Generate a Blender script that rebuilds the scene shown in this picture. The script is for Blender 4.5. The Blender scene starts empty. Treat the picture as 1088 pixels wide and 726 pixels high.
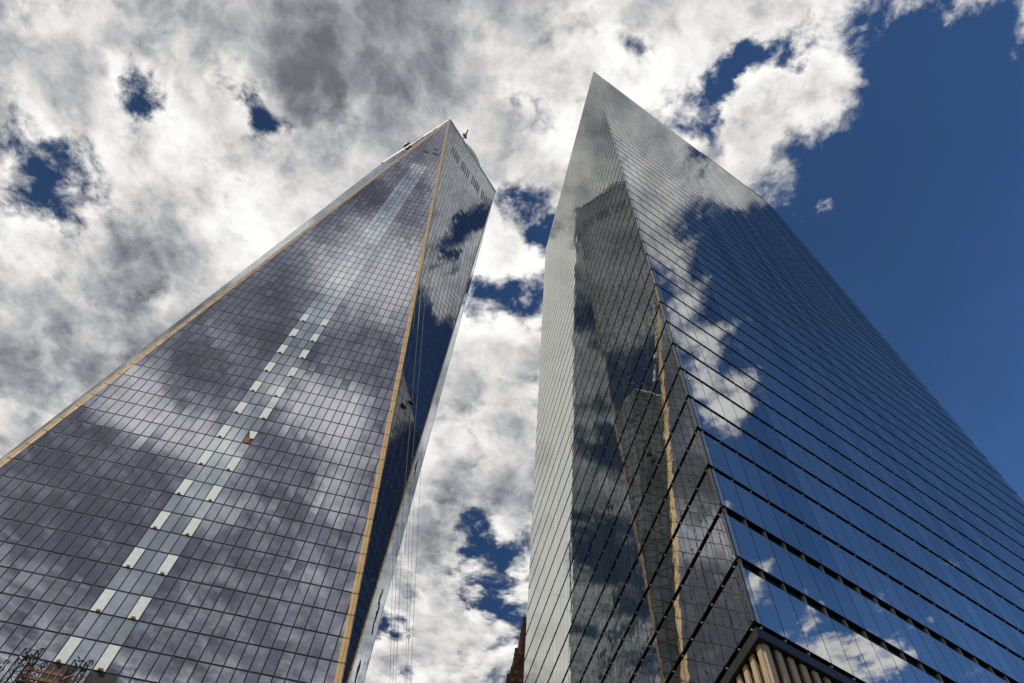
import bpy, bmesh, math, random
from mathutils import Vector, Matrix
random.seed(7)
R = math.radians
S = bpy.context.scene
COL = S.collection

# ------------------------------------------------------------------ camera
PITCH, ROLL = 1.0426, 0.1259
F = Vector((0, math.cos(PITCH), math.sin(PITCH)))
R0 = Vector((1, 0, 0)); U0 = R0.cross(F)
RX = math.cos(ROLL) * R0 + math.sin(ROLL) * U0
UY = -math.sin(ROLL) * R0 + math.cos(ROLL) * U0
CAMPOS = Vector((0, 0, 1.7))
cd = bpy.data.cameras.new('camera'); cam = bpy.data.objects.new('camera', cd); COL.objects.link(cam)
cd.sensor_width = 36.0; cd.lens = 703.24 / 1088 * 36
cd.clip_start = 0.1; cd.clip_end = 20000
cam.matrix_world = Matrix(((RX.x, UY.x, -F.x, 0), (RX.y, UY.y, -F.y, 0), (RX.z, UY.z, -F.z, 1.7), (0, 0, 0, 1)))
S.camera = cam

# ------------------------------------------------------------------ sun, exposure
SUN_EL, SUN_AZ = R(50), Vector((-0.86, -0.50, 0)).normalized()
sun_dir = Vector((SUN_AZ.x * math.cos(SUN_EL), SUN_AZ.y * math.cos(SUN_EL), math.sin(SUN_EL)))
sd = bpy.data.lights.new('sun', 'SUN'); so = bpy.data.objects.new('sun', sd); COL.objects.link(so)
sd.energy = 3.6; sd.angle = R(0.5); sd.color = (1.0, 0.89, 0.72)
so.rotation_euler = (-sun_dir).to_track_quat('-Z', 'Y').to_euler(); so.location = (-200, -200, 500)
S.view_settings.view_transform = 'Standard'; S.view_settings.look = 'None'
S.view_settings.exposure = 0.12; S.view_settings.gamma = 1; S.view_settings.use_curve_mapping = False

# ------------------------------------------------------------------ node helper
class NT:
    def __init__(self, tree): self.t = tree
    def n(self, typ, **kw):
        nd = self.t.nodes.new(typ)
        for k, v in kw.items():
            if k.startswith('i_'):
                nd.inputs[k[2:].replace('_', ' ')].default_value = v
            else: setattr(nd, k, v)
        return nd
    def put(self, sock, v):
        if hasattr(v, 'is_output') or isinstance(v, bpy.types.NodeSocket): self.t.links.new(v, sock)
        else: sock.default_value = v
    def m(self, op, a, b=0.0, c=0.0, clamp=False):
        nd = self.n('ShaderNodeMath', operation=op, use_clamp=clamp)
        for i, v in enumerate((a, b, c)): self.put(nd.inputs[i], v)
        return nd.outputs[0]
    def v(self, op, a, b=(0, 0, 0), scale=None):
        nd = self.n('ShaderNodeVectorMath', operation=op)
        self.put(nd.inputs[0], a)
        if op != 'SCALE': self.put(nd.inputs[1], b)
        if scale is not None: self.put(nd.inputs['Scale'], scale)
        return nd.outputs['Value'] if op in ('DISTANCE', 'LENGTH', 'DOT_PRODUCT') else nd.outputs[0]
    def rng(self, x, a, b, c=0.0, d=1.0, smooth=True):
        nd = self.n('ShaderNodeMapRange', interpolation_type='SMOOTHSTEP' if smooth else 'LINEAR')
        self.put(nd.inputs['Value'], x)
        for k, v in (('From Min', a), ('From Max', b), ('To Min', c), ('To Max', d)): self.put(nd.inputs[k], v)
        return nd.outputs[0]
    def mix(self, f, a, b, blend='MIX'):
        nd = self.n('ShaderNodeMix', data_type='RGBA', blend_type=blend)
        self.put(nd.inputs[0], f); self.put(nd.inputs[6], a); self.put(nd.inputs[7], b)
        return nd.outputs[2]
    def noise(self, vec, scale, detail=4, rough=0.5, lac=2.0, dist=0.0, out=0):
        nd = self.n('ShaderNodeTexNoise', noise_dimensions='3D')
        self.put(nd.inputs['Vector'], vec)
        for k, v in (('Scale', scale), ('Detail', detail), ('Roughness', rough), ('Lacunarity', lac), ('Distortion', dist)):
            nd.inputs[k].default_value = v
        return nd.outputs[out]

# ------------------------------------------------------------------ world: clear sky with a cloud deck above it
W = bpy.data.worlds.new('World'); S.world = W; W.use_nodes = True
wt = W.node_tree; wt.nodes.clear(); k = NT(wt)
sky = k.n('ShaderNodeTexSky', sky_type='NISHITA', sun_disc=False, sun_elevation=SUN_EL,
          sun_rotation=math.atan2(SUN_AZ.x, SUN_AZ.y), altitude=50, air_density=1.0, dust_density=0.4, ozone_density=3.0)
gen = k.n('ShaderNodeTexCoord').outputs['Generated']
sep = k.n('ShaderNodeSeparateXYZ'); k.put(sep.inputs[0], gen)
zc = k.m('MAXIMUM', sep.outputs[2], 0.06)
comb = k.n('ShaderNodeCombineXYZ')
k.put(comb.inputs[0], k.m('DIVIDE', sep.outputs[0], zc)); k.put(comb.inputs[1], k.m('DIVIDE', sep.outputs[1], zc)); comb.inputs[2].default_value = 0.37
q = comb.outputs[0]                                   # place on the cloud deck, in units of its height
wv = k.v('SCALE', k.v('SUBTRACT', k.noise(q, 3.0, 2, 0.5, out=1), (0.5, 0.5, 0.5)), scale=0.10)
p = k.v('ADD', q, wv)
wf = k.v('SCALE', k.v('SUBTRACT', k.noise(q, 9.0, 7, 0.62, out=1), (0.5, 0.5, 0.5)), scale=0.17)
pb = k.v('ADD', k.v('ADD', q, k.v('SCALE', wv, scale=0.35)), wf)
def puff(vec, sc, det):
    nd = k.n('ShaderNodeTexVoronoi', voronoi_dimensions='2D', feature='F1', normalize=True)
    k.put(nd.inputs['Vector'], vec)
    for a_, b_ in (('Scale', sc), ('Detail', det), ('Roughness', 0.55), ('Lacunarity', 2.1)): nd.inputs[a_].default_value = b_
    return k.m('SUBTRACT', 1.0, k.m('MULTIPLY', nd.outputs['Distance'], 1.25))
def billow(vec, det):
    return k.m('ADD', k.m('MULTIPLY', k.noise(vec, 5.0, det, 0.60, 2.15), 0.62), k.m('MULTIPLY', puff(k.v('ADD', vec, wf2), 9.0, 5), 0.42))
wf2 = k.v('SCALE', k.v('SUBTRACT', k.noise(q, 22.0, 4, 0.6, out=1), (0.5, 0.5, 0.5)), scale=0.05)
n1 = billow(p, 14)
sh = (SUN_AZ.x * 0.030, SUN_AZ.y * 0.030, 0)
n2 = billow(k.v('ADD', p, sh), 9)
big = k.noise(q, 1.7, 3, 0.5)
# where the deck is whole, broken or open:  (x, y, radius, amount)
BLOBS = [(-0.76, 0.40, 0.13, -0.40), (-0.59, 0.24, 0.055, -0.40), (-0.43, 0.25, 0.05, -0.40), (-0.48, 0.21, 0.03, -0.16), (-0.84, 0.33, 0.05, -0.1),
         (-0.60, 0.42, 0.10, 0.12), (-0.70, 0.24, 0.07, 0.16), (-0.50, 0.15, 0.10, 0.14), (-0.88, 0.24, 0.12, 0.16),
         (0.01, 0.37, 0.065, -0.34), (-0.02, 0.31, 0.035, -0.24), (0.04, 0.46, 0.09, -0.42), (-0.07, 0.53, 0.055, -0.34), (-0.04, 0.42, 0.05, 0.10), (0.02, 0.58, 0.04, -0.2), (0.19, 0.17, 0.08, -0.30), (0.27, 0.06, 0.05, -0.08), (0.345, 0.12, 0.035, -0.22), (0.0, 0.26, 0.12, -0.08), (-0.03, 0.17, 0.03, -0.24), (0.13, 0.09, 0.025, -0.2),
         (0.02, 1.10, 0.11, -0.40), (0.03, 1.26, 0.08, -0.36), (-0.225, 1.40, 0.07, -0.50), (-0.02, 0.99, 0.04, -0.2), (-0.10, 1.30, 0.12, 0.16), (-0.12, 1.52, 0.08, 0.14),
         (0.17, 0.50, 0.10, -0.34), (0.21, 0.75, 0.16, -0.36), (0.24, 1.02, 0.17, -0.34), (0.25, 1.3, 0.15, -0.3), (0.11, 0.60, 0.04, 0.24), (0.17, 0.93, 0.05, 0.26), (0.08, 0.42, 0.04, 0.12), (0.0, 1.5, 0.10, -0.10),
         (-0.06, 0.82, 0.24, 0.06), (-0.24, 0.14, 0.24, 0.16), (-0.6, 0.75, 0.45, 0.22), (-0.72, 0.08, 0.16, 0.14),
         (0.29, 0.19, 0.07, 0.26), (0.33, 0.04, 0.10, 0.12), (0.45, -0.01, 0.05, 0.14), (0.305, 0.10, 0.055, -0.30), (0.24, 0.13, 0.04, -0.26),
         (0.76, -0.03, 0.10, 0.38), (0.60, -0.02, 0.10, 0.28), (0.48, -0.05, 0.09, 0.22), (0.68, 0.10, 0.04, 0.16), (1.57, 0.02, 0.24, 0.38), (1.25, -0.02, 0.14, 0.12),
         (0.27, 0.105, 0.035, -0.26), (0.40, 0.125, 0.05, 0.20), (0.50, 0.10, 0.05, -0.2), (0.36, 0.0, 0.06, 0.12),
         (-0.35, -0.9, 0.9, 0.24), (-0.35, -1.5, 0.6, 0.12), (-0.45, 0.98, 0.10, -0.34), (-0.38, 0.62, 0.07, -0.30)]
# brighter and darker parts of the deck
TONES = [(-0.82, 0.55, 0.16, 3.0), (-0.53, 0.33, 0.15, 2.6), (0.03, 0.20, 0.13, 2.6), (0.17, 0.13, 0.10, 2.2), (0.30, 0.19, 0.10, 1.6), (-0.05, 0.47, 0.10, 2.5),
         (-0.15, 0.83, 0.10, 3.0), (-0.10, 1.02, 0.14, -2.2), (-0.64, 0.46, 0.10, -1.8), (-0.84, 0.72, 0.18, -0.6), (-0.25, 0.20, 0.18, -0.6), (-0.02, 0.29, 0.07, -2.0),
         (-0.20, 0.03, 0.25, -0.8), (-0.42, 0.10, 0.22, -0.8), (-0.80, 0.14, 0.18, -1.0), (-0.70, 0.62, 0.16, -1.2), (0.05, 0.08, 0.12, -0.8), (-0.62, 0.10, 0.2, 0.8), (-0.30, 0.55, 0.20, 6.0), (-0.38, 0.85, 0.20, 6.0), (-0.46, 1.22, 0.24, 6.0), (-0.16, 0.36, 0.12, 4.0),
         (-0.47, -0.98, 0.10, 9.0), (-0.34, -1.02, 0.08, 7.0), (-0.11, -0.86, 0.09, 9.0), (-0.20, -0.84, 0.06, 6.0), (-0.10, -0.52, 0.09, 8.0), (-0.17, -0.56, 0.06, 5.0), (-0.05, -1.02, 0.07, 5.0), (-0.28, -1.2, 0.09, 4.0), (-0.36, -0.66, 0.17, -1.6), (-0.6, -1.5, 0.3, -1.0), (0.0, -1.35, 0.3, 0.8),
         (0.37, 0.08, 0.12, 2.0), (0.76, -0.03, 0.15, 2.5), (1.57, 0.0, 0.3, 2.5)]
qx = comb.inputs[0].links[0].from_socket; qy = comb.inputs[1].links[0].from_socket
bias = k.m('ADD', k.rng(qx, 0.27, 0.58, 0.13, -0.56), k.m('MULTIPLY', k.rng(qx, 0.4, 0.6), k.rng(qy, 0.05, -0.14, 0.0, 0.24)))
for (bx, by, br, am) in BLOBS:
    d = k.v('DISTANCE', pb, (bx, by, 0.37))
    bias = k.m('ADD', bias, k.rng(d, br * 1.45, br * 0.05, 0.0, am))
dens = k.m('ADD', k.m('ADD', k.m('MULTIPLY', k.m('SUBTRACT', n1, 0.52), 1.9), k.m('ADD', 0.5, bias)), k.m('MULTIPLY', k.m('SUBTRACT', big, 0.5), 0.16))
cover = k.rng(dens, 0.34, 0.62)
thick = k.rng(dens, 0.54, 1.08)
lit = k.m('MULTIPLY', k.m('SUBTRACT', n1, n2), 3.2)
tone = k.m('ADD', k.m('ADD', 5.5, k.m('MULTIPLY', thick, -4.2)), k.m('MULTIPLY', lit, k.rng(thick, 0.0, 1.0, 10.5, 6.5)))
tone = k.m('ADD', tone, k.m('MULTIPLY', k.m('SUBTRACT', k.noise(p, 2.6, 5, 0.5), 0.5), 12.0))
for (bx, by, br, am) in TONES:
    d = k.v('DISTANCE', pb, (bx, by, 0.37))
    tone = k.m('ADD', tone, k.rng(d, br * 1.5, 0.0, 0.0, am))
tone = k.m('ADD', tone, k.rng(qy, -0.15, -0.45, 0.0, -1.9))
tone = k.rng(tone, -3.2, 10.2, 1.55, 9.4)
warm = k.rng(tone, 1.0, 7.5)
ccol = k.mix(warm, (0.88, 0.93, 1.03, 1), (1.02, 1.0, 0.97, 1))
cs = k.n('ShaderNodeVectorMath', operation='SCALE'); k.put(cs.inputs[0], ccol); k.put(cs.inputs['Scale'], tone)
clear = k.m('ADD', k.rng(qx, -0.5, 1.1, 0.32, 1.06), k.rng(qx, 0.9, 1.9, 0.0, 0.35))
bl = k.n('ShaderNodeVectorMath', operation='SCALE'); k.put(bl.inputs[0], k.mix(1.0, sky.outputs[0], (0.50, 0.74, 0.98, 1), 'MULTIPLY')); k.put(bl.inputs['Scale'], k.m('MULTIPLY', clear, k.rng(k.noise(q, 2.2, 6, 0.6), 0.3, 0.7, 0.94, 1.12)))
blue = bl.outputs[0]
col = k.mix(cover, blue, cs.outputs[0])
bg = k.n('ShaderNodeBackground'); k.put(bg.inputs[0], col); bg.inputs[1].default_value = 0.10
out = k.n('ShaderNodeOutputWorld'); k.put(out.inputs[0], bg.outputs[0])

# ------------------------------------------------------------------ materials
def new_mat(name):
    m = bpy.data.materials.new(name); m.use_nodes = True; m.node_tree.nodes.clear()
    kk = NT(m.node_tree); o = kk.n('ShaderNodeOutputMaterial'); return m, kk, o
def plain(name, col, rough=0.6, metal=0.0, var=0.15, scale=1.2, spec=0.4):
    m, kk, o = new_mat(name)
    b = kk.n('ShaderNodeBsdfPrincipled')
    tc = kk.n('ShaderNodeTexCoord').outputs['Object']
    f = kk.noise(tc, scale, 5, 0.6)
    c = kk.mix(kk.rng(f, 0.3, 0.7), tuple(x * (1 - var) for x in col) + (1,), tuple(min(1, x * (1 + var)) for x in col) + (1,))
    kk.put(b.inputs['Base Color'], c); b.inputs['Metallic'].default_value = metal
    kk.put(b.inputs['Roughness'], kk.rng(f, 0.2, 0.8, rough * 0.85, min(1, rough * 1.15)))
    b.inputs['Specular IOR Level'].default_value = spec
    kk.put(o.inputs[0], b.outputs[0]); return m
def glass(name, inside, tint, ior, rough=0.012, wav=0.0012, wscale=0.55, var=0.35, stretch=1.0, tvar=0.12, fac=None):
    """coated facade glass: dark room behind, mirror-like skin whose strength grows towards grazing view; slightly wavy sheets"""
    m, kk, o = new_mat(name)
    geo = kk.n('ShaderNodeNewGeometry'); rnd = geo.outputs['Random Per Island']
    tc = kk.n('ShaderNodeTexCoord').outputs['Object']
    mp = kk.v('MULTIPLY', tc, (1, 1, stretch))
    hz = kk.noise(kk.v('ADD', mp, kk.v('SCALE', (37.0, 11.0, 5.0), scale=rnd)), wscale, 2, 0.45)
    bp = kk.n('ShaderNodeBump'); bp.inputs['Strength'].default_value = 1.0; bp.inputs['Distance'].default_value = wav
    kk.put(bp.inputs['Height'], hz)
    df = kk.n('ShaderNodeBsdfDiffuse')
    lo = tuple(x * (1 - var) for x in inside) + (1,); hi = tuple(x * (1 + var) for x in inside) + (1,)
    kk.put(df.inputs[0], kk.mix(rnd, lo, hi))
    gl = kk.n('ShaderNodeBsdfGlossy'); gl.inputs['Roughness'].default_value = rough
    r2 = kk.m('FRACT', kk.m('MULTIPLY', rnd, 17.31))
    kk.put(gl.inputs[0], kk.mix(r2, tuple(x * (1 - tvar) for x in tint) + (1,), tuple(min(1, x * (1 + tvar)) for x in tint) + (1,)))
    kk.put(gl.inputs['Normal'], bp.outputs[0])
    fr = kk.n('ShaderNodeFresnel'); fr.inputs[0].default_value = ior
    mx = kk.n('ShaderNodeMixShader'); kk.put(mx.inputs[0], fr.outputs[0] if fac is None else fac); kk.put(mx.inputs[1], df.outputs[0]); kk.put(mx.inputs[2], gl.outputs[0])
    kk.put(o.inputs[0], mx.outputs[0]); return m
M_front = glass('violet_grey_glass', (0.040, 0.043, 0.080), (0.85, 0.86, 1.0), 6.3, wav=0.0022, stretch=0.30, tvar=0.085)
M_pale = glass('pale_blue_glass', (0.34, 0.40, 0.52), (0.90, 0.95, 1.0), 5.0, wav=0.0018, stretch=0.30)
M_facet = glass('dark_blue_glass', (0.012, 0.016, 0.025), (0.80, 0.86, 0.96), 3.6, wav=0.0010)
M_ribbon = glass('clear_blue_glass', (0.045, 0.065, 0.095), (0.95, 0.98, 1.0), 7.6, wav=0.0022, var=0.85, tvar=0.11, stretch=0.4)
M_ribbonL = glass('greenish_silver_glass', (0.02, 0.024, 0.024), (0.96, 1.0, 0.95), 8.5, wav=0.0028, wscale=0.8, tvar=0.05)
M_sheet = glass('pale_sheet_glass', (0.66, 0.66, 0.64), (0.9, 0.9, 0.9), 2.0, rough=0.12, var=0.06, fac=0.30)
M_cornerglass = glass('pale_corner_glass', (0.34, 0.42, 0.48), (0.9, 0.95, 1.0), 2.6, wav=0.001)
M_core = plain('dark_frame', (0.012, 0.012, 0.014), 0.5)
M_black = plain('black_steel', (0.018, 0.018, 0.019), 0.45, 0.3)
M_gold = plain('warm_stainless_trim', (0.62, 0.44, 0.24), 0.38, 0.25, 0.1, 0.4)
M_steel = plain('pale_stainless', (0.62, 0.62, 0.60), 0.32, 0.6, 0.08, 0.4)
M_white = plain('white_sheet', (0.76, 0.84, 0.86), 0.5, 0, 0.07, 1.5)
M_rust = plain('rusty_orange_steel', (0.22, 0.085, 0.03), 0.65, 0.1, 0.4, 2.0)
M_bracket = plain('bracket_metal', (0.45, 0.43, 0.38), 0.4, 0.5)
M_fin = plain('stainless_fin', (0.34, 0.27, 0.185), 0.6, 0.0, 0.1, 0.5)
M_bronze = plain('bronze_panel', (0.085, 0.05, 0.025), 0.5, 0.2, 0.2, 0.6)
M_brick = plain('brown_brick', (0.16, 0.07, 0.035), 0.85, 0, 0.35, 0.9)
M_stone = plain('tan_stone', (0.34, 0.24, 0.15), 0.8, 0, 0.2, 0.6)
M_cable = plain('cable_steel', (0.10, 0.10, 0.11), 0.5, 0.5)
M_asph = plain('asphalt', (0.05, 0.05, 0.052), 0.9, 0, 0.25, 0.7)
M_pave = plain('paving', (0.30, 0.29, 0.27), 0.85, 0, 0.15, 0.6)
M_ground = plain('earth', (0.14, 0.13, 0.12), 0.95, 0, 0.3, 0.05)
M_conc = plain('concrete', (0.33, 0.32, 0.30), 0.85, 0, 0.15, 0.4)
M_paint = plain('road_paint', (0.75, 0.75, 0.72), 0.6, 0, 0.1, 3)

# ------------------------------------------------------------------ object helpers
def tag(o, label=None, cat=None, group=None, kind=None):
    if label: o['label'] = label
    if cat: o['category'] = cat
    if group: o['group'] = group
    if kind: o['kind'] = kind
    return o
def empty(name, loc=(0, 0, 0)):
    o = bpy.data.objects.new(name, None); COL.objects.link(o); o.location = loc; o.empty_display_size = 2; return o
class MB:
    """collects polygons in world coordinates and links them as ONE mesh object"""
    def __init__(self): self.v = []; self.f = []; self.mi = []
    def poly(self, pts, mi=0):
        b = len(self.v); self.v += [tuple(x) for x in pts]; self.f.append(tuple(range(b, b + len(pts)))); self.mi.append(mi)
    def prism(self, bottom, top, mi=0, base=True, side=None):
        """bottom and top rings (same count); top gets material mi, sides side"""
        n = len(bottom); b = len(self.v); si = mi if side is None else side
        self.v += [tuple(x) for x in bottom] + [tuple(x) for x in top]
        self.f.append(tuple(range(b + n, b + 2 * n))); self.mi.append(mi)
        if base: self.f.append(tuple(reversed(range(b, b + n)))); self.mi.append(si)
        for i in range(n):
            j = (i + 1) % n
            self.f.append((b + i, b + j, b + n + j, b + n + i)); self.mi.append(si)
    def box(self, c, ax, ay, az, mi=0):
        """centre and three half-axis vectors"""
        c = Vector(c); ax, ay, az = Vector(ax), Vector(ay), Vector(az)
        lo = [c - az + sx * ax + sy * ay for sx, sy in ((-1, -1), (1, -1), (1, 1), (-1, 1))]
        hi = [x + 2 * az for x in lo]
        self.prism(lo, hi, mi)
    def bar(self, a, b, r, n=6, mi=0):
        a, b = Vector(a), Vector(b); d = (b - a).normalized()
        x = d.orthogonal().normalized(); y = d.cross(x)
        ra = [a + r * (math.cos(6.2832 * i / n) * x + math.sin(6.2832 * i / n) * y) for i in range(n)]
        self.prism(ra, [v + (b - a) for v in ra], mi)
    def build(self, name, mats, parent=None, smooth=False):
        me = bpy.data.meshes.new(name); me.from_pydata(self.v, [], self.f)
        for m in (mats if isinstance(mats, (list, tuple)) else [mats]): me.materials.append(m)
        me.polygons.foreach_set('material_index', self.mi)
        me.update()
        bm = bmesh.new(); bm.from_mesh(me); bmesh.ops.recalc_face_normals(bm, faces=bm.faces); bm.to_mesh(me); bm.free()
        if smooth: me.polygons.foreach_set('use_smooth', [True] * len(me.polygons))
        o = bpy.data.objects.new(name, me); COL.objects.link(o)
        if parent:
            o.parent = parent
            o.matrix_parent_inverse = Matrix.Translation(-world_loc(parent))
        return o
def world_loc(o):
    l = Vector(o.location)
    if o.parent and o.type == 'EMPTY': l += world_loc(o.parent)
    return l if o.type == 'EMPTY' else Vector((0, 0, 0)) + o.location
def clip(poly, a, b, c):
    """keep the part of a 2-D polygon with a*x + b*y + c >= 0"""
    out = []
    for i in range(len(poly)):
        P, Q = poly[i], poly[(i + 1) % len(poly)]
        dp, dq = a * P[0] + b * P[1] + c, a * Q[0] + b * Q[1] + c
        if dp >= 0: out.append(P)
        if (dp >= 0) != (dq >= 0):
            t = dp / (dp - dq); out.append((P[0] + t * (Q[0] - P[0]), P[1] + t * (Q[1] - P[1])))
    return out
def area(p): return 0.5 * abs(sum(p[i][0] * p[(i + 1) % len(p)][1] - p[(i + 1) % len(p)][0] * p[i][1] for i in range(len(p))))

# ------------------------------------------------------------------ ground, street, pavements
def sheet(name, x0, y0, x1, y1, z, m, th=None):
    mb = MB()
    if th: mb.box(((x0 + x1) / 2, (y0 + y1) / 2, z - th / 2), ((x1 - x0) / 2, 0, 0), (0, (y1 - y0) / 2, 0), (0, 0, th / 2))
    else: mb.poly([(x0, y0, z), (x1, y0, z), (x1, y1, z), (x0, y1, z)])
    return tag(mb.build(name, m), kind='structure')
sheet('ground', -6000, -6000, 6000, 6000, 0.0, M_ground)
sheet('street', -400, 6, 400, 24, 0.02, M_asph)
sheet('pavement', -400, -12, 400, 6, 0.15, M_pave, 0.13)
mb = MB()
for i in range(-40, 40): mb.poly([(i * 9, 14.9, 0.026), (i * 9 + 4, 14.9, 0.026), (i * 9 + 4, 15.1, 0.026), (i * 9, 15.1, 0.026)])
tag(mb.build('street_marking', M_paint), kind='structure')

# ================================================================== the tapered tower (left)
TH, A, ZB, ZT = 0.1282, 35.4456, 48.10, 401.2
T = Vector((math.cos(TH), math.sin(TH), 0)); N = Vector((math.sin(TH), -math.cos(TH), 0)); UPV = Vector((0, 0, 1))
O = Vector((-52.5388, 88.2911, 0)); CEN = O - N * A
tower = empty('tapered_skyscraper', CEN)
tag(tower, 'tall tapering skyscraper with violet glass, golden edges and a double row of white panels', 'skyscraper')
mids = [CEN + N * A, CEN + T * A, CEN - N * A, CEN - T * A]                    # top corners, above the middles of the base sides
corners = [CEN + N * A - T * A, CEN + N * A + T * A, CEN - N * A + T * A, CEN - N * A - T * A]
def at(v, z): return Vector((v.x, v.y, z))
FLOOR = 4.02; F0 = 56.73 - 2 * FLOOR; CW = 1.765; COL0 = -3.05
ztops = []
z = F0
while z < ZT - 1: ztops.append(z); z += FLOOR
TRIM = 0.90
class Plane:
    """a facet with a horizontal axis u, an in-plane up axis w (per metre of height) and outward normal"""
    def __init__(s, P, u, w, n): s.P, s.u, s.w, s.n = Vector(P), Vector(u), Vector(w), Vector(n)
    def at(s, x, z, off=0.0): return s.P + s.u * x + s.w * (z - s.P.z) + s.n * off
def pane(mb, pl, poly, off=0.05, tilt=0.0022, mi=0, side=None, thick=0.05):
    cx = sum(q[0] for q in poly) / len(poly); cz = sum(q[1] for q in poly) / len(poly)
    ax, az = random.gauss(0, tilt), random.gauss(0, tilt)
    top = [pl.at(q[0], q[1], off + ax * (q[0] - cx) + az * (q[1] - cz)) for q in poly]
    bot = [pl.at(q[0], q[1], off - thick) for q in poly]
    mb.prism(bot, top, mi, base=False, side=side)
def tri_clip(poly, lines):
    for l in lines:
        poly = clip(poly, *l)
        if len(poly) < 3: return None
    return poly if area(poly) > 0.08 else None
def edge_line(p, qq, inside, inset):
    """half-plane a*x+b*y+c>=0 to the side of point `inside`, moved inwards by inset"""
    dx, dy = qq[0] - p[0], qq[1] - p[1]; L = math.hypot(dx, dy); a, b = -dy / L, dx / L
    c = -(a * p[0] + b * p[1])
    if a * inside[0] + b * inside[1] + c < 0: a, b, c = -a, -b, -c
    return (a, b, c - inset)
# dark body inside all facets
mb = MB()
ce = [at(c, ZB) for c in corners]; me_ = [at(m, ZT) for m in mids]
for i in range(4):
    mb.poly([ce[i], ce[(i + 1) % 4], me_[i]])
    mb.poly([ce[(i + 1) % 4], me_[(i + 1) % 4], me_[i]])
mb.poly(me_); mb.poly(list(reversed(ce)))
core = mb.build('tower_body', M_core, tower)
# side 0 = front upright triangle; order of corners runs front-left, front-right, back-right, back-left
def up_plane(i):
    u = (corners[(i + 1) % 4] - corners[i]).normalized(); n = Vector((u.y, -u.x, 0))
    return Plane(at(mids[i], ZB), u, UPV, n)
def down_plane(i):
    """inverted triangle between upright facets i and i+1; its point is the base corner i+1"""
    a, b, c = me_[i], me_[(i + 1) % 4], ce[(i + 1) % 4]
    mid = (a + b) / 2; u = (b - a).normalized(); w = (mid - c) / (ZT - ZB); n = u.cross(w.normalized()).normalized()
    if n.dot(mid - at(CEN, mid.z)) < 0: n = -n
    return Plane(c, u, w, n), (b - a).length / 2
front = up_plane(0)
PANELS = {}
bays = [COL0 + CW * j for j in range(-24, 25)]
up_lines = [edge_line((-A, ZB), (0, ZT), (0, ZB + 50), TRIM), edge_line((A, ZB), (0, ZT), (0, ZB + 50), TRIM), (0, 1, -ZB - 0.3), (0, -1, ZT - 2.0)]
strip = MB(); GH = 0.095; GV = 0.135
open_cells = {}
def in_strip(j): return 24 <= j <= 27
def cells(zb, zt, lines):
    for j in range(len(bays) - 1):
        poly = tri_clip([(bays[j] + GH, zb + GV), (bays[j + 1] - GH, zb + GV), (bays[j + 1] - GH, zt - GV), (bays[j] + GH, zt - GV)], lines)
        if poly: yield j, poly
holes = {(2, 24), (2, 25), (2, 27), (2, 28)}
nb_ = 0; upper = MB()
for fi in range(len(ztops)):
    zt = ztops[fi]; zb = zt - FLOOR
    if zb < ZB - FLOOR: continue
    if nb_ < 98: bandL, bandR = MB(), MB()
    else: bandL = bandR = None
    whites = []
    for j, poly in cells(max(zb, ZB), zt, up_lines):
        k_ = fi
        is_white = (j in (24, 27)) and zt > 56 and zt < 156 and ((fi - 2) % 2 == 0)
        if fi == 1 and j in (24, 25, 27, 28): continue                         # glass not yet set: dark openings
        if is_white: whites.append((j, poly)); continue
        if in_strip(j) and 52 < zt < 304.5: pane(strip, front, poly)
        else: pane(upper if bandL is None else (bandL if j < 26 else bandR), front, poly, tilt=0.0026)
    if bandL is not None and bandL.v: nb_ += 1; bandL.build('window_band', M_front, tower)
    if bandR is not None and bandR.v: nb_ += 1; bandR.build('window_band', M_front, tower)
    for j, poly in whites:
        wp = MB()
        half = (j == 27 and abs(zt - 104.97) < 3)
        x0, x1 = poly[0][0], poly[1][0]
        if half: poly = [(x0 + 0.75, poly[0][1] + 1.6), (x1, poly[0][1] + 1.6), (x1, poly[2][1]), (x0, poly[2][1])]
        pane(wp, front, poly, 0.09, 0.003)
        w = wp.build('cover_panel', M_white, tower)
        bk = MB(); zz = (zt - FLOOR) + 0.28
        bx = random.uniform(0.55, 1.2)
        bk.box(front.at(x0 + bx, zz, 0.16), front.u * random.uniform(0.22, 0.34), front.n * 0.09, UPV * 0.15)
        bk.build('bracket', M_rust, w)
        if half:
            rp = MB(); rp.box(front.at(x0 + 0.5, zt - FLOOR + 1.0, 0.05), front.u * 0.5, front.n * 0.03, UPV * 0.8)
            tag(rp.build('open_panel', M_rust, tower), label='orange rusty sheet where a white panel is missing')
tag(upper.build('upper_window_bands', M_front, tower), kind='stuff')
tag(strip.build('glazing_strip', M_pale, tower), label='paler blue column of glass up the middle of the front')
# the other three upright facets and the four inverted ones
def whole_facet(pl, lines, zlo, mat, cols, name):
    mb = MB()
    for fi in range(len(ztops)):
        zt = ztops[fi]; zb = max(zt - FLOOR, zlo)
        for j in range(-cols, cols):
            poly = tri_clip([(j * CW + GH, zb + GV), ((j + 1) * CW - GH, zb + GV), ((j + 1) * CW - GH, zt - GV), (j * CW + GH, zt - GV)], lines)
            if poly: pane(mb, pl, poly, tilt=0.0016)
    return mb.build(name, mat, tower)
for i in (1, 2, 3):
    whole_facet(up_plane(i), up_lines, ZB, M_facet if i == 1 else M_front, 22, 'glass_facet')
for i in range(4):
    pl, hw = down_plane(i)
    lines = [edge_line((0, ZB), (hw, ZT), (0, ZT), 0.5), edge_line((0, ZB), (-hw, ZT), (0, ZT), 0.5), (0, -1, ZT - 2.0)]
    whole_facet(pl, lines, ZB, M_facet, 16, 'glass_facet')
    if i == 0: facetR = pl
    if i == 3: facetL = pl
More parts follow.
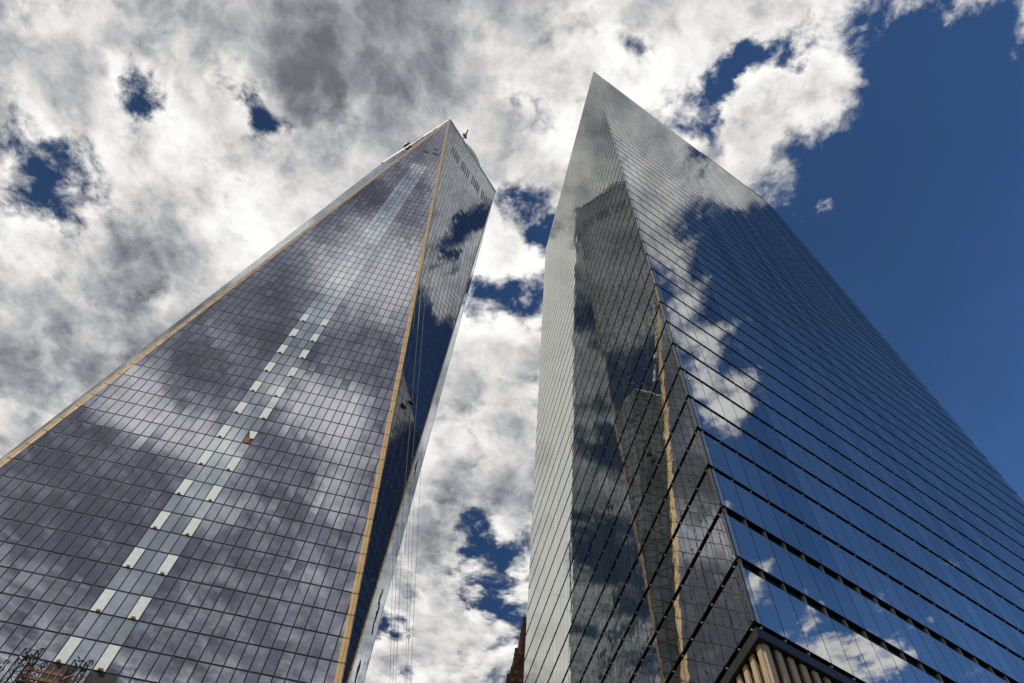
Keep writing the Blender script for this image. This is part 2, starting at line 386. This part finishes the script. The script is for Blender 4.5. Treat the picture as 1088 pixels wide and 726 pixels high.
# folded metal trims along the eight sloping edges, one length per storey
for i in range(4):
    for sgn in (-1, 1):
        up = up_plane(i); B = ce[i] if sgn < 0 else ce[(i + 1) % 4]; Tp = me_[i]
        dpl, hw = down_plane((i - 1) % 4 if sgn < 0 else i)
        e = (Tp - B).normalized()
        inu = (up.u * -sgn); inu = (inu - e * inu.dot(e)).normalized()
        ind = up.n.cross(e); dn = dpl.n; ind = dn.cross(e); 
        if ind.dot(at(mids[(i + sgn) % 4], ZT) - B) < 0: ind = -ind
        mb = MB()
        zs = [ZB] + [z for z in ztops if z > ZB + 1] + [ZT]
        for a, b in zip(zs[:-1], zs[1:]):
            pa = B + (Tp - B) * ((a + 0.08 - ZB) / (ZT - ZB)); pb = B + (Tp - B) * ((b - 0.08 - ZB) / (ZT - ZB))
            nn = (up.n + dn).normalized()
            for g0, g1, h0, h1 in ((0.0, 0.30, 0.13, 0.10), (0.36, TRIM, 0.10, 0.06)):
                lo = [pa + inu * g0, pa + inu * g1, pa + inu * g1 + up.n * h1, pa + inu * g0 + up.n * h0]
                if g0 == 0.0: lo += [pa + ind * 0.22 + dn * 0.09, pa + ind * 0.22]
                mb.prism(lo, [x + (pb - pa) for x in lo])
        mb.build('corner_trim', M_gold, tower)
# roof edge, roof ring, beacons
mb = MB()
for i in range(4):
    a, b = me_[i], me_[(i + 1) % 4]; u = (b - a).normalized(); n = Vector((u.y, -u.x, 0))
    if n.dot(a - at(CEN, a.z)) < 0: n = -n
    mb.box((a + b) / 2 + Vector((0, 0, 0.2)) + n * 0.05, u * ((b - a).length / 2 + 0.1), n * 0.25, UPV * 1.0)
mb.build('parapet', M_steel, tower)
mb = MB(); n_ = 96
RR = 25.4
for zz, r in ((ZT + 2.4, 0.45), (ZT + 5.6, 0.30)):
    pts = [at(CEN, zz) + RR * Vector((math.cos(6.28318 * i / n_), math.sin(6.28318 * i / n_), 0)) for i in range(n_)]
    for i in range(n_): mb.bar(pts[i], pts[(i + 1) % n_], r, 5)
for i in range(0, n_, 3):
    c = Vector((math.cos(6.28318 * i / n_), math.sin(6.28318 * i / n_), 0))
    mb.bar(at(CEN, ZT + 2.4) + RR * c, at(CEN, ZT + 5.6) + RR * c, 0.2, 4)
for i in range(0, n_, 8):
    c = Vector((math.cos(6.28318 * i / n_), math.sin(6.28318 * i / n_), 0))
    mb.bar(at(CEN, ZT) + 15 * c, at(CEN, ZT + 2.4) + RR * c, 0.3, 4)
mb.build('roof_ring', M_steel, tower)

# pixel of the photograph -> ray, only used to find where a seen detail sits on a facet already built
def ray(u, v): return F + RX * ((u - 544) / 703.24) - UY * ((v - 363) / 703.24)
def on_plane(u, v, pl, off=0.0):
    d = ray(u, v); s = ((pl.P + pl.n * off - CAMPOS).dot(pl.n)) / d.dot(pl.n); return CAMPOS + d * s

# vent slots near the top of the right-hand facet: four groups of five
X1 = on_plane(517, 163, facetR); Z1 = X1.z
def fcoord(P): 
    z = P.z; return (P - facetR.P - facetR.w * (z - facetR.P.z)).dot(facetR.u), z
for gx, gy in ((483.8, 164.5), (494.5, 181.0), (505.0, 196.0), (515.0, 211.5)):
    x, z = fcoord(on_plane(gx, gy, facetR))
    mb = MB()
    for j in range(5):
        xx = x + (j - 2) * 1.55
        mb.box(facetR.at(xx, z, 0.10), facetR.u * 0.36, facetR.w.normalized() * 8.0, facetR.n * 0.05)
    mb.build('vent_louver', M_black, tower)
# dark openings still unglazed high on the front
for px, py, w_, h_ in ((452, 161.5, 1.5, 1.2), (461.5, 163.5, 0.8, 1.2), (464.6, 164.5, 0.8, 1.0), (463.2, 159.3, 0.8, 0.9)):
    P = on_plane(px, py, front); mb = MB(); mb.box(P + front.n * 0.07, front.u * w_, front.n * 0.03, UPV * h_ * 1.3)
    mb.build('open_panel', M_black, tower)
# podium of the tower
mb = MB(); mb.box(at(CEN, ZB / 2 - 0.1), T * (A - 0.3), N * (A - 0.3), UPV * (ZB / 2 - 0.1)); mb.build('podium_wall', M_conc, tower)
mb = MB()
for i in range(4):
    pl = up_plane(i)
    for j in range(-20, 21):
        mb.box(pl.at(j * CW * 0.98, ZB / 2, 0.1), pl.u * 0.35, pl.n * 0.2, UPV * (ZB / 2 - 1))
mb.build('podium_fins', M_steel, tower)

# ================================================================== the parallelogram office tower (right)
C7 = Vector((14.7604, 29.3171, 0)); A1, A2, L1, L2, HP, H7 = 1.6808, 0.4844, 62.36, 76.87, 25.27, 226.0
D1 = Vector((math.cos(A1), math.sin(A1), 0)); D2 = Vector((math.cos(A2), math.sin(A2), 0))
office = empty('office_tower', C7 + D1 * L1 / 2 + D2 * L2 / 2)
tag(office, 'sharp cornered glass office tower with ribbon windows, one blue and one silvery side', 'skyscraper')
N1 = Vector((-D1.y, D1.x, 0)); N1 = N1 if N1.x < 0 else -N1
N2 = Vector((D2.y, -D2.x, 0)); N2 = N2 if N2.y < 0 else -N2
REC = 0.36
def body(z0, z1, inset, name, mat):
    # corner-inset parallelogram
    s = inset / abs(D1.cross(D2).z)
    a = C7 + (D1 + D2) * s; pts = [a, a + D2 * (L2 - 2 * s), a + D2 * (L2 - 2 * s) + D1 * (L1 - 2 * s), a + D1 * (L1 - 2 * s)]
    mb = MB(); mb.prism([at(p_, z0) for p_ in pts], [at(p_, z1) for p_ in pts]); return mb.build(name, mat, office)
body(HP - 0.2, H7 - 0.5, REC, 'tower_body', M_core)
NF = 47; FH = (H7 - HP) / NF
faces = [(Plane(at(C7, HP), D2, UPV, N2), L2, M_ribbon, 'r'), (Plane(at(C7, HP), D1, UPV, N1), L1, M_ribbonL, 'l')]
MW = 1.762
for pl, L, mat, side in faces:
    nb = int(L / MW)
    for f in range(NF):
        z0 = HP + f * FH; z1 = z0 + FH
        vent = side == 'r' and f in (1, 2)
        gap = 0.82 if vent else 0.46
        mb = MB()
        edges = [0.02, 0.58] + [0.58 + MW * j for j in range(1, nb)]
        edges = [e for e in edges if e < L - 0.6] + [L - 0.02]
        for a, b in zip(edges[:-1], edges[1:]):
            g = 0.03
            pane(mb, pl, [(a + g * (a > 0.1), z0 + gap), (b - g, z0 + gap), (b - g, z1 - 0.04), (a + g * (a > 0.1), z1 - 0.04)], 0.0, 0.0011, 2 if side == 'r' and a < 0.1 else 0, 1, 0.16)
        for e in edges[1:-1]:
            if vent: mb.box(pl.at(e, z0 + gap / 2, -REC + 0.13), pl.u * 0.032, pl.n * 0.12, UPV * (gap / 2 + 0.02), 3)
            else: mb.box(pl.at(e, z0 + gap - 0.16, -REC + 0.22), pl.u * (0.05 if side == 'r' else 0.04), pl.n * 0.09, UPV * (0.06 if side == 'r' else 0.045), 3)
        wb = mb.build('window_band', [mat, M_core, M_cornerglass, M_bracket], office)
        sp = MB()
        sp.box(pl.at(L / 2, z0 + 0.02, -REC / 2 - 0.02), pl.u * (L / 2 - 0.3), pl.n * (REC / 2 - 0.03), UPV * 0.05)
        sp.build('sill', M_black, wb)
# rear sides, out of sight, banded like the front
mb = MB()
for P0, u, L in ((C7 + D1 * L1, D2, L2), (C7 + D2 * L2, D1, L1)):
    n = Vector((u.y, -u.x, 0))
    if n.dot(P0 + u * L / 2 - (C7 + D1 * L1 / 2 + D2 * L2 / 2)) < 0: n = -n
    pl = Plane(at(P0, HP), u, UPV, n)
    for f in range(NF): pane(mb, pl, [(0.1, HP + f * FH + 0.42), (L - 0.1, HP + f * FH + 0.42), (L - 0.1, HP + (f + 1) * FH), (0.1, HP + (f + 1) * FH)], 0, 0, 0, 1, 0.2)
mb.build('rear_glass', [M_ribbon, M_core], office)
# podium: dark box behind stainless fins, black band above
body(0.0, HP - 0.45, 0.48, 'podium_wall', M_bronze)
body(HP - 0.47, HP + 0.1, 0.02, 'podium_band', M_black)
for pl, L in ((faces[0][0], L2), (faces[1][0], L1)):
    mb = MB(); x = 0.55
    while x < L - 0.4:
        mb.box(pl.at(x + 0.22, (HP - 0.5) / 2, -0.33), pl.u * 0.205, pl.n * 0.07, UPV * ((HP - 0.52) / 2)); x += 0.91
    mb.build('podium_fins', M_fin, office)
mb = MB()
for pl, L in ((faces[0][0], L2), (faces[1][0], L1)):
    mb.box(pl.at(L / 2, H7 + 0.15, -0.12), pl.u * (L / 2), pl.n * 0.12, UPV * 0.35)
mb.build('parapet', M_bracket, office)
mb = MB(); pl = faces[0][0]
mb.box(pl.at(L2 * 0.78, H7 + 1.9, -0.33), pl.u * (L2 * 0.19), pl.n * 0.3, UPV * 1.4); mb.build('roof_screen', M_black, office)

# ================================================================== brown stepped building far behind
bb = empty('brick_building', (8, 196, 0))
tag(bb, 'brown brick building with stepped vertical piers, barely peeking out from behind the office tower', 'building')
def block(x0, x1, y0, y1, z1, name='wall', pitch=2.6):
    mb = MB(); mb.box(((x0 + x1) / 2, (y0 + y1) / 2, z1 / 2), ((x1 - x0) / 2, 0, 0), (0, (y1 - y0) / 2, 0), (0, 0, z1 / 2))
    w = mb.build(name, M_brick, bb)
    pr = MB(); 
    n = int((x1 - x0) / pitch)
    for i in range(n + 1):
        x = x0 + i * (x1 - x0) / n
        pr.box((x, y0 - 0.3, z1 / 2 + 0.8), (0.55, 0, 0), (0, 0.4, 0), (0, 0, z1 / 2 + 0.8))
    n = int((y1 - y0) / pitch)
    for i in range(n + 1):
        y = y0 + i * (y1 - y0) / n
        pr.box((x0 - 0.3, y, z1 / 2 + 0.8), (0.4, 0, 0), (0, 0.55, 0), (0, 0, z1 / 2 + 0.8))
    pr.build('pier', M_brick, w)
    wd = MB(); n = int((x1 - x0) / pitch)
    for i in range(n):
        x = x0 + (i + 0.5) * (x1 - x0) / n; z = 6
        while z < z1 - 4: wd.box((x, y0, z), (0.6, 0, 0), (0, 0.06, 0), (0, 0, 1.1)); z += 4.2
    wd.build('windows', M_black, w)
    cp = MB(); cp.box(((x0 + x1) / 2, (y0 + y1) / 2, z1 + 0.2), ((x1 - x0) / 2 + 0.1, 0, 0), (0, (y1 - y0) / 2 + 0.1, 0), (0, 0, 0.5))
    cp.build('coping', M_stone, w)
BX = []
for (px, py) in ((557.0, 649.0), (548.3, 684.0), (543.5, 706.0), (539.0, 716.0)):
    d = ray(px, py); s = 196 / d.y; BX.append(CAMPOS + d * s)
for i, P in enumerate(BX):
    block(P.x + 0.6, P.x + 40 - i * 2, P.y + 4 - i * 1.2, P.y + 40, P.z - 1.6)

# ================================================================== hoist on the front of the tapered tower
def lattice(name, base, s, z0, z1, off, w=0.75):
    mb = MB()
    cs_ = [(s - w, off), (s + w, off), (s + w, off + 2 * w), (s - w, off + 2 * w)]
    for x, o_ in cs_: mb.bar(at(front.at(x, z0, o_), z0), at(front.at(x, z1, o_), z1), 0.09, 5)
    z = z0; fl = 0
    while z < z1 - 0.1:
        zn = min(z + 1.5, z1)
        for i in range(4):
            a, b = cs_[i], cs_[(i + 1) % 4]
            if fl: a, b = b, a
            mb.bar(front.at(a[0], z, a[1]), front.at(b[0], zn, b[1]), 0.05, 4)
            mb.bar(front.at(a[0], zn, a[1]), front.at(b[0], zn, b[1]), 0.05, 4)
        z = zn; fl ^= 1
    return mb
hoist = empty('construction_hoist', at(front.at(-5, ZB, 2), 0))
tag(hoist, 'black lattice hoist masts and orange work platform against the foot of the tapered tower', 'hoist')
for s_, zt_ in ((-5.3, 52.6), (1.2, 52.3)):
    lattice('mast', hoist, s_, 0, zt_, 0.9).build('mast', M_black, hoist)
    mb = MB(); c = front.at(s_ + 0.9, zt_ + 0.4, 1.6)
    for i in range(10):
        a, b = i * 0.6283, (i + 1) * 0.6283
        mb.bar(c + (front.u * math.cos(a) + UPV * math.sin(a)) * 0.38, c + (front.u * math.cos(b) + UPV * math.sin(b)) * 0.38, 0.09, 5)
    mb.bar(c - UPV * 1.2, c + UPV * 0.2, 0.1, 5)
    mb.build('sheave', M_black, hoist); mb = MB()
    for i in range(14):
        a = Vector(front.at(s_ + random.uniform(-0.9, 0.9), zt_ + random.uniform(-2.2, 0.3), random.uniform(0.9, 2.4)))
        mb.bar(a, a + Vector((random.uniform(-.8, .8), random.uniform(-.5, .5), random.uniform(-.6, .6))), random.uniform(0.05, 0.12), 5)
    mb.build('rigging', M_black, hoist)
for zz in (49.3, 50.3):
    mb = MB(); mb.box(front.at(-1.9, zz, 1.9), front.u * 2.6, front.n * 0.12, UPV * 0.18); mb.build('platform_beam', M_rust, hoist)
mb = MB(); mb.box(front.at(-1.9, 48.4, 1.6), front.u * 2.5, front.n * 1.0, UPV * 0.1); mb.build('platform_deck', M_black, hoist)
for j in range(4):
    mb = MB(); mb.bar(front.at(-3.2 + j * 0.9, 49.4, 2.05), front.at(-3.2 + j * 0.9, 51.1, 2.05), 0.05, 5); mb.build('railing_post', M_bracket, hoist)
mb = MB(); mb.box(front.at(4.0, 49.6, 1.0), front.u * 1.7, front.n * 0.5, UPV * 0.5); mb.build('platform_box', M_rust, hoist)

# two rails studded with white lamps, left of the hoist
rail = empty('guide_rail', at(front.at(-11, 0, 0.4), 0))
tag(rail, 'dark guide rail dotted with small white knobs, left of the lattice hoist', 'rail')
mb = MB(); mb.bar(front.at(-8.2, 0.1, 0.4), front.at(-8.2, 52.0, 0.4), 0.08, 5); mb.build('rail_bar', M_black, rail)
for j in range(14):
    mb = MB(); c = front.at(-8.2, 51.8 - j * 0.95, 0.55)
    mb.box(c, front.u * 0.11, front.n * 0.08, UPV * 0.12); mb.build('knob', M_white, rail)

# ================================================================== ropes
def rope(label, p0, p1, grp='hoist ropes hanging between the towers', r=0.03):
    mb = MB(); mb.bar(p0, p1, r, 5); o = mb.build('steel_rope', M_cable); tag(o, label, 'rope', grp); return o
def pix_at(u, v, dist): d = ray(u, v).normalized(); return CAMPOS + d * dist
ROPES = [(420.5, 540, 418.0, 726), (424.5, 540, 421.0, 726), (430.0, 540, 423.5, 726), (436.8, 540, 434.0, 726), (441.0, 540, 435.5, 726), (446.5, 540, 438.8, 726)]
for (u0, v0, u1, v1) in ROPES:
    sl = (u1 - u0) / (v1 - v0)
    ptop = pix_at(u0 + sl * (360 - v0), 360, 236); g = pix_at(u1 + sl * (1500 - v1), 1500, 1)
    d = g - CAMPOS; gp = CAMPOS + d * (86 / math.hypot(d.x, d.y)); 
    rope('thin grey steel rope slanting down through the gap between the two towers', ptop, at(gp, 0.0))

# a lifting ring tied into one of the ropes
mb = MB(); c = pix_at(434.3, 676.5, 112)
for i in range(12):
    a, b = 6.28318 * i / 12, 6.28318 * (i + 1) / 12
    mb.bar(c + RX * 0.22 * math.cos(a) + UY * 0.22 * math.sin(a), c + RX * 0.22 * math.cos(b) + UY * 0.22 * math.sin(b), 0.06, 5)
mb.bar(c - UY * 0.22, c - UY * 0.9, 0.05, 5)
tag(mb.build('lifting_ring', M_black), 'small dark lifting ring with a tail, tied on a rope in the gap', 'ring')

# ================================================================== work cradle hanging on the dark facet
P = on_plane(436.3, 427.5, facetR, 1.2)
cradle = empty('work_cradle', P)
tag(cradle, 'tiny dark work cradle hanging on two ropes against the dark blue facet', 'cradle')
fw = facetR.w.normalized()
mb = MB(); mb.box(P, facetR.u * 0.7, facetR.n * 0.35, UPV * 0.35); mb.box(P + fw * 1.0, facetR.u * 0.6, facetR.n * 0.06, UPV * 0.04)
for sx in (-1, 1): mb.bar(P + facetR.u * sx * 0.6, P + facetR.u * sx * 0.6 + fw * 1.0, 0.05, 5)
mb.build('basket', M_black, cradle)
for (u0, v0, u1, v1) in ((441.5, 380, 424.5, 590), (446.5, 380, 430.0, 590)):
    mb = MB(); mb.bar(on_plane(u0 + 9, 268, facetR, 0.9), on_plane(u1, v1, facetR, 0.9), 0.05, 5)
    mb.build('suspension_rope', M_bracket, cradle)

# ================================================================== lifting gear leaning over the roof edges
def on_edge(u, v, a, b):
    e = (b - a).normalized(); n = Vector((e.y, -e.x, 0)); d = ray(u, v); return CAMPOS + d * ((a - CAMPOS).dot(n) / d.dot(n)), e, n
P, e, n = on_edge(433, 155, me_[3], me_[0])
dav = empty('roof_davit', at(P, ZT + 1)); tag(dav, 'black rounded winch head on a short post above the left roof edge', 'davit')
mb = MB()
for t0, t1, r in ((-2.6, -1.6, 1.1), (-1.6, 1.4, 1.9), (1.4, 2.3, 1.2)): mb.bar(P + e * t0, P + e * t1, r, 12)
mb.build('winch_head', M_black, dav)
mb = MB(); mb.bar(at(P, ZT + 1.2), P, 0.35, 6); mb.build('post', M_black, dav)
P, e, n = on_edge(493.8, 144.5, me_[0], me_[1])
crn = empty('roof_crane', at(P, ZT + 1)); tag(crn, 'black sheave with a pointed jib above the right roof edge near the tip', 'crane')
mb = MB(); mb.bar(P - n * 0.4, P + n * 0.4, 1.9, 14); mb.build('sheave', M_black, crn)
mb = MB(); mb.bar(at(P, ZT + 1.2), P - UPV * 1.0, 0.4, 6); mb.build('post', M_black, crn)
mb = MB(); P2, _, _ = on_edge(496.8, 138.5, me_[0], me_[1]); mb.bar(P, P2, 0.6, 5); mb.bar(P + e * 1.2, P2, 0.4, 5); mb.build('jib', M_fin, crn)

# rows of small black fittings left open on the two facets seen edge-on
def fittings(pl, pts):
    for (u, v) in pts:
        mb = MB(); P = on_plane(u, v, pl, 0.1)
        mb.box(P, pl.u * random.uniform(0.3, 0.8), pl.n * 0.06, UPV * random.uniform(0.2, 0.6))
        mb.build('open_fitting', M_black, tower)
upR = up_plane(1)
fittings(upR, [(406.2 - 0.245 * (i * 3.3) + random.uniform(-1.0, 1.0), 629 + i * 3.3) for i in range(14)])
fittings(upR, [(382.5 - 0.27 * (i * 3.2) + random.uniform(-0.8, 0.8), 706 + i * 3.2) for i in range(6)])
fittings(upR, [(443.5 - 0.26 * (i * 2.4) + random.uniform(-0.4, 0.4), 491 + i * 2.4) for i in range(6)])
